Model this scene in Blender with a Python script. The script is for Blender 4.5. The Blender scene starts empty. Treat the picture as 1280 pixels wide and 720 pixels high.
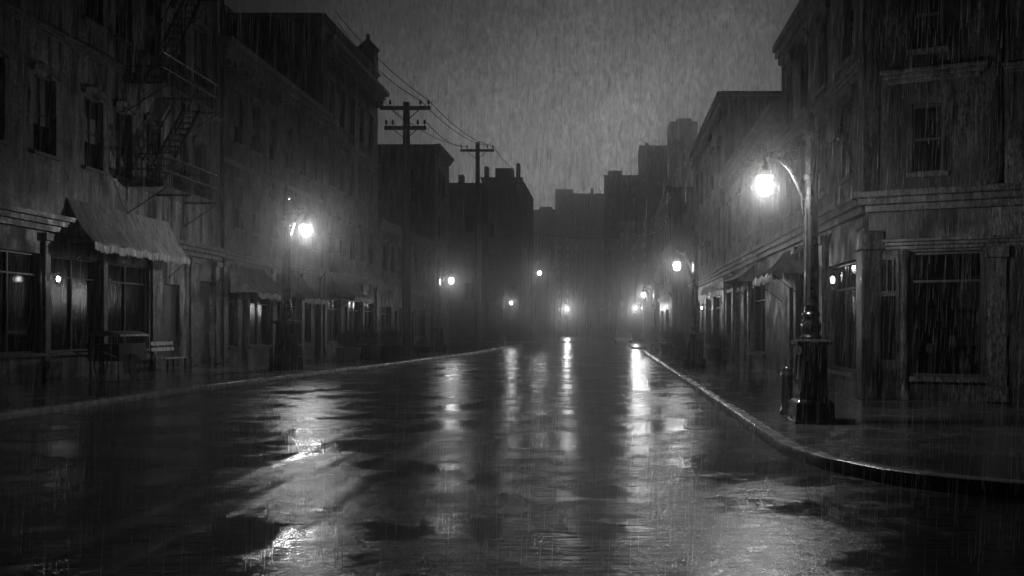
import bpy, math, random
from mathutils import Vector, Matrix
R = math.radians
random.seed(7)
SC = bpy.context.scene
COL = SC.collection

# ------------------------------------------------------------------ camera
F, VX, HY, CH = 1108.0, 760.0, 410.0, 1.6      # focal length in photo pixels, vanishing point, eye height
cd = bpy.data.cameras.new('camera')
cam = bpy.data.objects.new('camera', cd); COL.objects.link(cam)
cam.location = (0, 0, CH); cam.rotation_euler = (R(90), 0, 0)
cd.sensor_width = 36; cd.lens = F * 36 / 1280
cd.shift_x = -(VX - 640) / 1280; cd.shift_y = (HY - 360) / 1280
cd.clip_start = 0.05; cd.clip_end = 2000
SC.camera = cam

# ------------------------------------------------------------------ world, moon-weak sun, exposure
W = bpy.data.worlds.new('World'); SC.world = W; W.use_nodes = True
nt = W.node_tree; N = nt.nodes; L = nt.links
for n in list(N): N.remove(n)
out = N.new('ShaderNodeOutputWorld'); bg = N.new('ShaderNodeBackground')
sky = N.new('ShaderNodeTexSky'); sky.sky_type = 'NISHITA'; sky.sun_disc = False
sky.sun_elevation = R(4); sky.sun_rotation = R(5); sky.air_density = 1; sky.dust_density = 3
bw = N.new('ShaderNodeRGBToBW'); L.new(sky.outputs[0], bw.inputs[0])
tc = N.new('ShaderNodeTexCoord'); mp = N.new('ShaderNodeMapping'); mp.inputs['Scale'].default_value = (3, 3, 2.2)
L.new(tc.outputs['Generated'], mp.inputs[0])
nz = N.new('ShaderNodeTexNoise'); nz.inputs['Scale'].default_value = 2.2; nz.inputs['Detail'].default_value = 12; nz.inputs['Roughness'].default_value = .78
L.new(mp.outputs[0], nz.inputs[0])
mr = N.new('ShaderNodeMapRange'); mr.inputs[1].default_value = .3; mr.inputs[2].default_value = .7; mr.inputs[3].default_value = .35; mr.inputs[4].default_value = 1.5
L.new(nz.outputs[0], mr.inputs[0])
pw = N.new('ShaderNodeMath'); pw.operation = 'POWER'; pw.inputs[1].default_value = .5; L.new(bw.outputs[0], pw.inputs[0])
mu = N.new('ShaderNodeMath'); mu.operation = 'MULTIPLY'; L.new(pw.outputs[0], mu.inputs[0]); L.new(mr.outputs[0], mu.inputs[1])
# glow of the city low over the end of the street, darkening overhead and behind
dt = N.new('ShaderNodeVectorMath'); dt.operation = 'DOT_PRODUCT'; L.new(tc.outputs['Generated'], dt.inputs[0]); dt.inputs[1].default_value = Vector((-.01, .98, .13)).normalized()
mx0 = N.new('ShaderNodeMath'); mx0.operation = 'MAXIMUM'; L.new(dt.outputs['Value'], mx0.inputs[0]); mx0.inputs[1].default_value = 0
pg = N.new('ShaderNodeMath'); pg.operation = 'POWER'; L.new(mx0.outputs[0], pg.inputs[0]); pg.inputs[1].default_value = 26
sg = N.new('ShaderNodeMath'); sg.operation = 'MULTIPLY_ADD'; L.new(pg.outputs[0], sg.inputs[0]); sg.inputs[1].default_value = 4.6; sg.inputs[2].default_value = .016
m3 = N.new('ShaderNodeMath'); m3.operation = 'MULTIPLY'; L.new(sg.outputs[0], m3.inputs[0]); L.new(mu.outputs[0], m3.inputs[1])
mp2 = N.new('ShaderNodeMapping'); mp2.inputs['Scale'].default_value = (1, 1, .33); L.new(tc.outputs['Generated'], mp2.inputs[0])
nz2 = N.new('ShaderNodeTexNoise'); nz2.inputs['Scale'].default_value = 260; nz2.inputs['Detail'].default_value = 8; nz2.inputs['Roughness'].default_value = .8; L.new(mp2.outputs[0], nz2.inputs[0])
mr2 = N.new('ShaderNodeMapRange'); mr2.inputs[1].default_value = .35; mr2.inputs[2].default_value = .65; mr2.inputs[3].default_value = .35; mr2.inputs[4].default_value = 1.6; L.new(nz2.outputs[0], mr2.inputs[0])
m5 = N.new('ShaderNodeMath'); m5.operation = 'MULTIPLY'; L.new(m3.outputs[0], m5.inputs[0]); L.new(mr2.outputs[0], m5.inputs[1]); m3 = m5
L.new(m3.outputs[0], bg.inputs['Color']); bg.inputs['Strength'].default_value = 0.024
L.new(bg.outputs[0], out.inputs[0])
sd = bpy.data.lights.new('sun', 'SUN'); sd.energy = 0.002; sd.angle = R(15); sd.color = (1, 1, 1)
sun = bpy.data.objects.new('sun', sd); COL.objects.link(sun); sun.rotation_euler = (R(60), 0, R(175))
vs = SC.view_settings; vs.view_transform = 'Standard'; vs.look = 'None'; vs.exposure = -0.25; vs.gamma = 1; vs.use_curve_mapping = False
cy = SC.cycles
cy.volume_bounces = 1; cy.max_bounces = 5; cy.diffuse_bounces = 2; cy.glossy_bounces = 3; cy.transmission_bounces = 4
cy.transparent_max_bounces = 8; cy.caustics_reflective = False; cy.caustics_refractive = False
cy.sample_clamp_indirect = 3; cy.use_denoising = True; cy.denoiser = 'OPENIMAGEDENOISE'; cy.use_adaptive_sampling = True; cy.adaptive_threshold = .05; cy.adaptive_min_samples = 48

GLOW = 140.0          # radiance of the street lamp globes
HAZE = 0.0031

# ------------------------------------------------------------------ helpers
def at(px, py, Y): return Vector(((px - VX) * Y / F, Y, CH + (HY - py) * Y / F))
def hh(py, Y): return CH + (HY - py) * Y / F

class MB:
    def __init__(s): s.v = []; s.f = []
    def add(s, vs, fs):
        b = len(s.v); s.v += [Vector(v) for v in vs]; s.f += [tuple(i + b for i in f) for f in fs]; return s
    def hexa(s, p):    # p: 4 bottom, 4 top
        return s.add(p, [(3, 2, 1, 0), (4, 5, 6, 7), (0, 1, 5, 4), (1, 2, 6, 5), (2, 3, 7, 6), (3, 0, 4, 7)])
    def box(s, x0, x1, y0, y1, z0, z1):
        return s.hexa([(x0, y0, z0), (x1, y0, z0), (x1, y1, z0), (x0, y1, z0), (x0, y0, z1), (x1, y0, z1), (x1, y1, z1), (x0, y1, z1)])
    def fbox(s, fr, u0, u1, d0, d1, w0, w1):   # box in a facade frame, d outward
        g = fr.p
        return s.hexa([g(u0, w0, d1), g(u1, w0, d1), g(u1, w0, d0), g(u0, w0, d0), g(u0, w1, d1), g(u1, w1, d1), g(u1, w1, d0), g(u0, w1, d0)])
    def tube(s, pts, r, n=8, caps=True):
        pts = [Vector(p) for p in pts]; rr = r if isinstance(r, (list, tuple)) else [r] * len(pts)
        vs = []; fs = []; prev = None
        for i, p in enumerate(pts):
            t = (pts[min(i + 1, len(pts) - 1)] - pts[max(i - 1, 0)]).normalized()
            if prev is None:
                a = Vector((0, 0, 1)) if abs(t.z) < .9 else Vector((1, 0, 0))
                e = t.cross(a).normalized()
            else: e = (prev - t * prev.dot(t)).normalized()
            prev = e; q = t.cross(e)
            for k in range(n):
                an = 2 * math.pi * k / n; vs.append(p + (e * math.cos(an) + q * math.sin(an)) * rr[i])
        for i in range(len(pts) - 1):
            for k in range(n):
                a, b = i * n + k, i * n + (k + 1) % n; fs.append((a, b, b + n, a + n))
        if caps: fs.append(tuple(range(n))[::-1]); fs.append(tuple(range((len(pts) - 1) * n, len(pts) * n)))
        return s.add(vs, fs)
    def lathe(s, prof, c=(0, 0, 0), n=16):     # prof: (r, z)
        c = Vector(c); vs = []; fs = []
        for r, z in prof:
            for k in range(n):
                an = 2 * math.pi * k / n + math.pi / n; vs.append(c + Vector((r * math.cos(an), r * math.sin(an), z)))
        for i in range(len(prof) - 1):
            for k in range(n):
                a, b = i * n + k, i * n + (k + 1) % n; fs.append((a, b, b + n, a + n))
        fs.append(tuple(range(n))[::-1]); fs.append(tuple(range((len(prof) - 1) * n, len(prof) * n)))
        return s.add(vs, fs)
    def build(s, name, mat, parent=None, local=False, smooth=False, bevel=0):
        me = bpy.data.meshes.new(name)
        off = Vector((0, 0, 0))
        if parent is not None and not local:
            q = parent
            while q is not None: off += q.location; q = q.parent
        me.from_pydata([tuple(v - off) for v in s.v], [], s.f); me.update()
        import bmesh
        bm = bmesh.new(); bm.from_mesh(me)
        if s.f: bmesh.ops.recalc_face_normals(bm, faces=bm.faces) if getattr(s, 'recalc', True) else None
        bm.to_mesh(me); bm.free()
        me.materials.append(mat)
        o = bpy.data.objects.new(name, me); COL.objects.link(o); o.parent = parent
        if smooth:
            for p in me.polygons: p.use_smooth = True
            if hasattr(me, 'set_sharp_from_angle'): me.set_sharp_from_angle(angle=R(40))
        if bevel:
            b = o.modifiers.new('bevel', 'BEVEL'); b.width = bevel; b.segments = 2; b.limit_method = 'ANGLE'
        return o

def tag(o, label=None, cat=None, group=None, kind=None):
    if label: o['label'] = label
    if cat: o['category'] = cat
    if group: o['group'] = group
    if kind: o['kind'] = kind
    return o
def empty(name, loc, rz=0):
    o = bpy.data.objects.new(name, None); COL.objects.link(o); o.location = loc; o.rotation_euler = (0, 0, rz); return o
def copy_tree(o, parent=None):
    c = o.copy(); COL.objects.link(c); c.parent = parent
    for ch in list(o.children): copy_tree(ch, c)
    return c

# ------------------------------------------------------------------ materials (all neutral greys: the picture is black and white)
def mat(name, base, rough=.6, lo=None, hi=None, scale=3, bump=0, bscale=40, stretch=(1, 1, 1), spec=.5, metal=0, rlo=None, detail=6, joints=None, coat=0):
    blotch = 'stucco' in name or 'brick' in name
    m = bpy.data.materials.new(name); m.use_nodes = True
    n = m.node_tree.nodes; l = m.node_tree.links; b = n['Principled BSDF']
    g = lambda v: (v, v, v, 1)
    b.inputs['Base Color'].default_value = g(base); b.inputs['Roughness'].default_value = rough
    b.inputs['Specular IOR Level'].default_value = spec; b.inputs['Metallic'].default_value = metal
    b.inputs['Coat Weight'].default_value = coat; b.inputs['Coat Roughness'].default_value = .15
    t = n.new('ShaderNodeTexCoord'); mp = n.new('ShaderNodeMapping'); mp.inputs['Scale'].default_value = stretch
    l.new(t.outputs['Object'], mp.inputs[0])
    col = None
    if lo is not None:
        a = n.new('ShaderNodeTexNoise'); a.inputs['Scale'].default_value = scale; a.inputs['Detail'].default_value = detail; a.inputs['Roughness'].default_value = .7
        l.new(mp.outputs[0], a.inputs[0])
        r = n.new('ShaderNodeMapRange'); r.inputs[1].default_value = .40 if blotch else .32; r.inputs[2].default_value = .64 if blotch else .68; r.inputs[3].default_value = lo; r.inputs[4].default_value = hi
        l.new(a.outputs[0], r.inputs[0])
        a3 = n.new('ShaderNodeTexNoise'); a3.inputs['Scale'].default_value = .42; a3.inputs['Detail'].default_value = 3; l.new(t.outputs['Object'], a3.inputs[0])
        r3 = n.new('ShaderNodeMapRange'); r3.inputs[1].default_value = .36; r3.inputs[2].default_value = .62; r3.inputs[3].default_value = (.6 if 'peeling' in name else .25) if blotch else 1; r3.inputs[4].default_value = 1.3 if blotch else 1; l.new(a3.outputs[0], r3.inputs[0])
        mq = n.new('ShaderNodeMath'); mq.operation = 'MULTIPLY'; l.new(r.outputs[0], mq.inputs[0]); l.new(r3.outputs[0], mq.inputs[1]); col = mq
        l.new(mq.outputs[0], b.inputs['Base Color'])
        if blotch or 'stone' in name:
            m4 = n.new('ShaderNodeMapping'); m4.inputs['Scale'].default_value = (1, 1, .35); l.new(t.outputs['Object'], m4.inputs[0])
            a4 = n.new('ShaderNodeTexNoise'); a4.inputs['Scale'].default_value = 22; a4.inputs['Detail'].default_value = 6; a4.inputs['Roughness'].default_value = .8; l.new(m4.outputs[0], a4.inputs[0])
            r4 = n.new('ShaderNodeMapRange'); r4.inputs[1].default_value = .42; r4.inputs[2].default_value = .6; r4.inputs[3].default_value = .25; r4.inputs[4].default_value = 1.7; l.new(a4.outputs[0], r4.inputs[0])
            mq2 = n.new('ShaderNodeMath'); mq2.operation = 'MULTIPLY'; l.new(mq.outputs[0], mq2.inputs[0]); l.new(r4.outputs[0], mq2.inputs[1]); col = mq2
            l.new(mq2.outputs[0], b.inputs['Base Color'])
        if rlo is not None:
            a2 = n.new('ShaderNodeTexNoise'); a2.inputs['Scale'].default_value = scale * .6; a2.inputs['Detail'].default_value = 4
            l.new(t.outputs['Object'], a2.inputs[0])
            r2 = n.new('ShaderNodeMapRange'); r2.inputs[1].default_value = .38; r2.inputs[2].default_value = .62; r2.inputs[3].default_value = rlo; r2.inputs[4].default_value = rough
            l.new(a2.outputs[0], r2.inputs[0]); l.new(r2.outputs[0], b.inputs['Roughness'])
    nrm = None
    if joints:
        br = n.new('ShaderNodeTexBrick'); br.inputs['Scale'].default_value = 1
        br.inputs['Brick Width'].default_value = joints[0]; br.inputs['Row Height'].default_value = joints[1]
        br.inputs['Mortar Size'].default_value = joints[2]; br.inputs['Mortar Smooth'].default_value = .4
        br.inputs['Color1'].default_value = g(1); br.inputs['Color2'].default_value = g(.72); br.inputs['Mortar'].default_value = g(.35)
        if len(joints) > 3:      # vertical wall: use (x+y, z)
            sx = n.new('ShaderNodeSeparateXYZ'); l.new(t.outputs['Object'], sx.inputs[0])
            ad = n.new('ShaderNodeMath'); l.new(sx.outputs[0], ad.inputs[0]); l.new(sx.outputs[1], ad.inputs[1])
            cb = n.new('ShaderNodeCombineXYZ'); l.new(ad.outputs[0], cb.inputs[0]); l.new(sx.outputs[2], cb.inputs[1])
            l.new(cb.outputs[0], br.inputs[0])
        else: l.new(t.outputs['Object'], br.inputs[0])
        if col:
            mm = n.new('ShaderNodeMath'); mm.operation = 'MULTIPLY'
            rb = n.new('ShaderNodeRGBToBW'); l.new(br.outputs['Color'], rb.inputs[0])
            l.new(col.outputs[0], mm.inputs[0]); l.new(rb.outputs[0], mm.inputs[1]); l.new(mm.outputs[0], b.inputs['Base Color'])
        bb = n.new('ShaderNodeBump'); bb.invert = True; bb.inputs['Strength'].default_value = .6; bb.inputs['Distance'].default_value = .01
        l.new(br.outputs['Fac'], bb.inputs['Height']); nrm = bb
    if bump:
        a = n.new('ShaderNodeTexNoise'); a.inputs['Scale'].default_value = bscale; a.inputs['Detail'].default_value = 5; a.inputs['Roughness'].default_value = .65
        l.new(mp.outputs[0], a.inputs[0])
        bb = n.new('ShaderNodeBump'); bb.inputs['Strength'].default_value = 1; bb.inputs['Distance'].default_value = bump
        l.new(a.outputs[0], bb.inputs['Height'])
        if nrm: l.new(nrm.outputs[0], bb.inputs['Normal'])
        nrm = bb
    if nrm: l.new(nrm.outputs[0], b.inputs['Normal'])
    return m

def emit(name, s):
    m = bpy.data.materials.new(name); m.use_nodes = True; n = m.node_tree.nodes; l = m.node_tree.links
    n.remove(n['Principled BSDF']); e = n.new('ShaderNodeEmission'); e.inputs[0].default_value = (1, 1, 1, 1); e.inputs[1].default_value = s
    l.new(e.outputs[0], n['Material Output'].inputs[0]); return m

M = {}
M['stucco'] = mat('rain_streaked_stucco', .12, .6, .005, .15, 3.5, .012, 26, (1, 1, .14), rlo=.3)
M['stucco_dark'] = mat('dark_sooty_stucco', .1, .6, .006, .18, 3.5, .012, 26, (1, 1, .14), rlo=.3)
M['stucco_dim'] = mat('dimmed_peeling_stucco', .1, .6, .006, .32, 3.0, .014, 26, (1, 1, .14), rlo=.3)  # random dark blotches put the wall's dim, uneven lighting into its colour
M['brick'] = mat('wet_brick', .1, .6, .008, .28, 3, .006, 40, (1, 1, .4), rlo=.3, joints=(.24, .08, .012, 1))
M['stone'] = mat('carved_stone', .16, .5, .015, .2, 5, .006, 30, (1, 1, .5), rlo=.3)
M['far'] = mat('far_masonry', .14, .8, .08, .18, .6, 0)
M['wood'] = mat('painted_dark_wood', .05, .35, .03, .09, 6, .002, 40, (1, 1, .2))
M['woodpale'] = mat('worn_pale_wood', .35, .4, .2, .5, 8, .002, 40, (1, 1, .2))
M['iron'] = mat('wet_black_iron', .035, .22, .02, .06, 9, .002, 60, spec=.8, rlo=.12, coat=.8)
M['postiron'] = mat('glossy_wet_post_iron', .03, .3, .015, .05, 9, .001, 60, spec=.8, rlo=.12, coat=1)
M['polewood'] = mat('creosoted_pole_wood', .05, .5, .03, .08, 5, .004, 30, (3, 3, .3))
M['wire'] = mat('wet_wire', .22, .25, spec=.9)
M['pane'] = mat('dark_window_glass', .012, .09, spec=.4, bump=.003, bscale=9, lo=.004, hi=.012)
M['kerb'] = mat('wet_granite_kerb', .3, .34, .16, .4, 7, .004, 50, rlo=.12, spec=.7, joints=(60, 1.3, .014))
M['roof'] = mat('wet_tar_roof', .06, .4, .04, .09, 2, .01, 8)
M['leaf'] = mat('wet_dark_leaves', .06, .35, .03, .1, 6)
M['globe'] = emit('lit_lamp_globe', 6); M['globe'].cycles.emission_sampling = 'NONE'
M['globe_hang'] = emit('lit_hanging_bulb', 170)
M['blind'] = mat('drawn_window_blind', .12, .7, .05, .16, 4, .004, 20, (6, 6, .5))
M['bulb'] = emit('lit_lantern_bulb', 24)
M['bulb_small'] = emit('lit_table_lamp_shade', .012)
M['carpaint'] = mat('wet_car_paint', .03, .18, spec=.7, coat=1)
M['rubber'] = mat('tyre_rubber', .02, .6)
M['chrome'] = mat('wheel_metal', .5, .2, metal=1)

def canvas():
    m = mat('striped_wet_canvas', .15, .55, .03, .45, 5, .01, 12, (.5, 3.2, .5), rlo=.35); return m
M['canvas'] = canvas()

def glass():
    m = bpy.data.materials.new('shop_glass'); m.use_nodes = True; n = m.node_tree.nodes; l = m.node_tree.links
    n.remove(n['Principled BSDF'])
    tr = n.new('ShaderNodeBsdfTransparent'); tr.inputs[0].default_value = (.75, .75, .75, 1)
    gl = n.new('ShaderNodeBsdfGlossy'); gl.inputs['Roughness'].default_value = .06
    t = n.new('ShaderNodeTexCoord'); a = n.new('ShaderNodeTexNoise'); a.inputs['Scale'].default_value = 30; l.new(t.outputs['Object'], a.inputs[0])
    b = n.new('ShaderNodeBump'); b.inputs['Distance'].default_value = .002; l.new(a.outputs[0], b.inputs['Height']); l.new(b.outputs[0], gl.inputs['Normal'])
    fr = n.new('ShaderNodeFresnel'); fr.inputs[0].default_value = 1.5
    mx = n.new('ShaderNodeMixShader'); l.new(fr.outputs[0], mx.inputs[0]); l.new(tr.outputs[0], mx.inputs[1]); l.new(gl.outputs[0], mx.inputs[2])
    l.new(mx.outputs[0], n['Material Output'].inputs[0]); return m
M['glass'] = glass()

def wet_ground(name, lo, hi, rough_lo, rough_hi, tracks, joints=None, puddle=.5, fine=.0018, wave=.016):
    m = bpy.data.materials.new(name); m.use_nodes = True
    n = m.node_tree.nodes; l = m.node_tree.links; b = n['Principled BSDF']
    t = n.new('ShaderNodeTexCoord'); P = t.outputs['Object']
    def noise(sc, det=5, ro=.6, st=None):
        a = n.new('ShaderNodeTexNoise'); a.inputs['Scale'].default_value = sc; a.inputs['Detail'].default_value = det; a.inputs['Roughness'].default_value = ro
        if st:
            mp = n.new('ShaderNodeMapping'); mp.inputs['Scale'].default_value = st; l.new(P, mp.inputs[0]); l.new(mp.outputs[0], a.inputs[0])
        else: l.new(P, a.inputs[0])
        return a.outputs[0]
    def rng(x, a0, a1, b0, b1, smooth=False):
        r = n.new('ShaderNodeMapRange'); r.inputs[1].default_value = a0; r.inputs[2].default_value = a1; r.inputs[3].default_value = b0; r.inputs[4].default_value = b1
        if smooth: r.interpolation_type = 'SMOOTHSTEP'
        l.new(x, r.inputs[0]); return r.outputs[0]
    def ma(op, x, y=None, v=None):
        r = n.new('ShaderNodeMath'); r.operation = op; l.new(x, r.inputs[0])
        if y is not None: l.new(y, r.inputs[1])
        if v is not None: r.inputs[1].default_value = v
        return r.outputs[0]
    big = noise(.55, 5, .62, (1, 1, 1))
    pud = rng(big, puddle - .06, puddle + .07, 0, 1, True)          # 1 = standing water
    colr = rng(noise(9, 8, .75), .3, .7, lo, hi); grit = rng(noise(48, 5, .85), .46, .62, .25, 4.5); colr = ma('MULTIPLY', colr, grit)
    dark = rng(pud, 0, 1, 1, .55); colr = ma('MULTIPLY', colr, dark)
    rgh = ma('ADD', rng(noise(2.3, 5, .7), .35, .65, rough_lo, rough_hi), rng(noise(60, 3, .8), .4, .62, -.06, .12))
    inv = ma('MULTIPLY', pud, v=-1); inv = ma('ADD', inv, v=1)
    rgh2 = ma('ADD', ma('MULTIPLY', rgh, inv), ma('MULTIPLY', pud, v=.09))
    h = ma('MULTIPLY', noise(95, 3, .6), v=fine)                     # aggregate
    h = ma('ADD', h, ma('MULTIPLY', noise(34, 3, .7), v=fine * 1.6))
    h = ma('MULTIPLY', h, rng(pud, 0, 1, 1, .25))
    h = ma('ADD', h, ma('MULTIPLY', noise(1.9, 4, .55, (.45, 1.4, 1)), v=wave))    # slow dips
    h = ma('ADD', h, ma('MULTIPLY', ma('MULTIPLY', noise(8, 4, .6, (.4, 1.35, 1)), rng(pud, 0, 1, 1, .7)), v=wave * 1.0))
    # rain rings
    vo = n.new('ShaderNodeTexVoronoi'); vo.inputs['Scale'].default_value = 5.5; l.new(P, vo.inputs[0])
    ring = ma('SINE', ma('MULTIPLY', vo.outputs['Distance'], v=34)); fall = rng(vo.outputs['Distance'], 0, .4, 1, 0)
    h = ma('ADD', h, ma('MULTIPLY', ma('MULTIPLY', ring, fall), v=.0006))
    if tracks:
        sx = n.new('ShaderNodeSeparateXYZ'); l.new(P, sx.inputs[0])
        wob = ma('MULTIPLY', noise(.7, 2), v=.12)
        xx = ma('ADD', sx.outputs[0], wob)
        tot = None
        for c, w in tracks:
            d = ma('ABSOLUTE', ma('ADD', xx, v=-c - .06)); k = rng(d, 0, w, 1, 0, True)
            tot = k if tot is None else ma('MAXIMUM', tot, k)
        fade = rng(sx.outputs[1], 11, 15, 1, 0); tot = ma('MULTIPLY', tot, fade)
        h = ma('ADD', h, ma('MULTIPLY', tot, v=.008))
        colr = ma('ADD', colr, ma('MULTIPLY', ma('MULTIPLY', tot, noise(30, 4)), v=.22))  # wet sheen along the tyre tracks, painted as paler base colour
    if joints:
        br = n.new('ShaderNodeTexBrick'); br.inputs['Scale'].default_value = 1; br.inputs['Brick Width'].default_value = joints[0]; br.inputs['Row Height'].default_value = joints[1]
        br.inputs['Mortar Size'].default_value = .012; br.inputs['Mortar Smooth'].default_value = .5; l.new(P, br.inputs[0])
        br.offset = joints[2]
        h = ma('ADD', h, ma('MULTIPLY', br.outputs['Fac'], v=-.006))
        colr = ma('MULTIPLY', colr, rng(br.outputs['Fac'], 0, 1, 1, .4))
    bp = n.new('ShaderNodeBump'); bp.inputs['Strength'].default_value = 1; bp.inputs['Distance'].default_value = 1; l.new(h, bp.inputs['Height'])
    l.new(bp.outputs[0], b.inputs['Normal']); l.new(colr, b.inputs['Base Color']); l.new(rgh2, b.inputs['Roughness'])
    b.inputs['Specular IOR Level'].default_value = .75
    return m
M['road'] = wet_ground('wet_asphalt',  .008, .03, .15, .32, [(-3.95, .2), (-3.3, .17), (-2.55, .2)], puddle=.52)
M['pave'] = wet_ground('wet_paving', .02, .09, .1, .3, None, joints=(1.2, .9, .5), puddle=.5, wave=.012)
M['soil'] = mat('dark_ground', .05, .6, .03, .07, 2)

# ------------------------------------------------------------------ setting: road, pavements, kerbs
mb = MB(); mb.add([(-900, -200, -.02), (900, -200, -.02), (900, 1500, -.02), (-900, 1500, -.02)], [(0, 1, 2, 3)])
tag(mb.build('ground', M['soil']), kind='structure')
mb = MB(); mb.add([(-60, -12, 0), (60, -12, 0), (60, 130, 0), (-60, 130, 0)], [(0, 1, 2, 3)])
tag(mb.build('road', M['road']), kind='structure')

def smooth_path(pts, k=6):
    P = [Vector((a, b, 0)) for a, b in pts]; res = []
    for i in range(len(P) - 1):
        p0, p1, p2, p3 = P[max(i - 1, 0)], P[i], P[i + 1], P[min(i + 2, len(P) - 1)]
        for j in range(k):
            t = j / k
            res.append(.5 * ((2 * p1) + (p2 - p0) * t + (2 * p0 - 5 * p1 + 4 * p2 - p3) * t * t + (3 * p1 - p0 - 3 * p2 + p3) * t ** 3))
    res.append(P[-1]); return res
def kerb(path, inward, wid=.18, h=.14):
    # swept rounded profile, inward = +1 when the pavement lies to the left of the path direction
    prof = [(0, -.01), (.005, h - .03), (.014, h - .01), (.035, h), (wid, h), (wid, -.01)]
    mb = MB(); n = len(prof); vs = []; rnd = random.Random(3)
    for i, p in enumerate(path):
        t = (path[min(i + 1, len(path) - 1)] - path[max(i - 1, 0)]).normalized(); q = Vector((-t.y, t.x, 0)) * inward
        j = rnd.uniform(-.006, .006)
        for a, b in prof: vs.append(p + q * (a + j) + Vector((0, 0, b + (j * .5 if b > 0 else 0))))
    fs = [(i * n + k, i * n + k + 1, (i + 1) * n + k + 1, (i + 1) * n + k) for i in range(len(path) - 1) for k in range(n - 1)]
    return mb.add(vs, fs)
def inset(path, d, inward):
    r = []
    for i, p in enumerate(path):
        t = (path[min(i + 1, len(path) - 1)] - path[max(i - 1, 0)]).normalized(); r.append(p + Vector((-t.y, t.x, 0)) * inward * d)
    return r
PZ = .134
def pavement(name, path, inward, others):
    ins = [(p.x, p.y, PZ) for p in inset(path, .17, inward)] + [(a, b, PZ) for a, b in others]
    o = MB(); o.recalc = False; o.add(ins, [tuple(range(len(ins)))])
    import bmesh
    me = bpy.data.meshes.new(name); bm = bmesh.new(); vv = [bm.verts.new(v) for v in ins]
    f = bm.faces.new(vv)
    if f.normal.z < 0 or (f.normal_update() or f.normal.z < 0): f.normal_flip()
    bmesh.ops.triangulate(bm, faces=bm.faces); bm.to_mesh(me); bm.free(); me.materials.append(M['pave'])
    ob = bpy.data.objects.new(name, me); COL.objects.link(ob); return tag(ob, kind='structure')
# left block
lp = smooth_path([(-10.6, -8), (-10.55, 6), (-10.5, 13), (-10.45, 17), (-10.35, 21), (-9.9, 27), (-9.25, 36), (-8.45, 47), (-8.05, 60), (-8.0, 72), (-8.0, 82), (-8.5, 85.2), (-11, 86.5), (-30, 86.5)], 5)
tag(kerb(lp, 1).build('kerb', M['kerb'], smooth=True), kind='structure')
pavement('pavement', lp, 1, [(-60, 86.3), (-60, -8)])
# right block with the rounded corner in the foreground
rp = smooth_path([(40, 7.6), (16, 7.6), (8, 7.8), (5.2, 8.05), (3.95, 8.35), (3.05, 8.95), (2.55, 9.8), (2.28, 10.8), (2.2, 12), (2.2, 17), (2.2, 25), (2.2, 36), (2.2, 50), (2.3, 56), (2.9, 58.4), (5, 59.3), (30, 59.3)], 6)
tag(kerb(rp, -1).build('kerb', M['kerb'], smooth=True), kind='structure')
pavement('pavement', rp, -1, [(40, 59)])
rp2 = smooth_path([(30, 66.5), (5, 66.5), (2.9, 66.8), (1.9, 68), (1.9, 76), (1.9, 84), (2.6, 86), (5, 86.6), (30, 86.6)], 4)
tag(kerb(rp2, -1).build('kerb', M['kerb'], smooth=True), kind='structure')
pavement('pavement', rp2, -1, [(30, 86.4)])
fp = smooth_path([(-60, 97), (-20, 97), (0, 97), (20, 97), (60, 97)], 4)
tag(kerb(fp, 1).build('kerb', M['kerb'], smooth=True), kind='structure')
pavement('pavement', fp, 1, [(60, 520), (-60, 520)])

# ------------------------------------------------------------------ buildings
class Fr:
    def __init__(s, a, b):
        s.a = Vector((a[0], a[1], 0)); d = Vector((b[0] - a[0], b[1] - a[1], 0)); s.len = d.length; s.t = d.normalized(); s.n = Vector((s.t.y, -s.t.x, 0))
        s.ang = math.atan2(s.t.y, s.t.x)
    def p(s, u, w, d=0): return s.a + s.t * u + s.n * d + Vector((0, 0, w))

def shell(poly, h, ops, z0=0.1, depth=.22):
    mb = MB(); mb.recalc = False
    k = len(poly)
    for e in range(k):
        fr = Fr(poly[e], poly[(e + 1) % k]); O = ops.get(e, [])
        us = sorted({0, fr.len, *[o[0] for o in O], *[o[1] for o in O]}); ws = sorted({z0, h, *[o[2] for o in O], *[o[3] for o in O]})
        us = [u for u in us if 0 <= u <= fr.len]; ws = [w for w in ws if z0 <= w <= h]
        for i in range(len(us) - 1):
            j = 0
            while j < len(ws) - 1:
                um = (us[i] + us[i + 1]) / 2
                hole = lambda jj: any(o[0] < um < o[1] and o[2] < (ws[jj] + ws[jj + 1]) / 2 < o[3] for o in O)
                if hole(j): j += 1; continue
                j2 = j
                while j2 + 1 < len(ws) - 1 and not hole(j2 + 1): j2 += 1
                mb.add([fr.p(us[i], ws[j]), fr.p(us[i + 1], ws[j]), fr.p(us[i + 1], ws[j2 + 1]), fr.p(us[i], ws[j2 + 1])], [(0, 1, 2, 3)])
                j = j2 + 1
        for (u0, u1, w0, w1) in [o[:4] for o in O]:
            g = fr.p; D = -depth
            mb.add([g(u0, w0), g(u0, w0, D), g(u0, w1, D), g(u0, w1)], [(0, 1, 2, 3)])
            mb.add([g(u1, w0), g(u1, w1), g(u1, w1, D), g(u1, w0, D)], [(0, 1, 2, 3)])
            mb.add([g(u0, w1), g(u0, w1, D), g(u1, w1, D), g(u1, w1)], [(0, 1, 2, 3)])
            mb.add([g(u0, w0), g(u1, w0), g(u1, w0, D), g(u0, w0, D)], [(0, 1, 2, 3)])
    return mb

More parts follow.
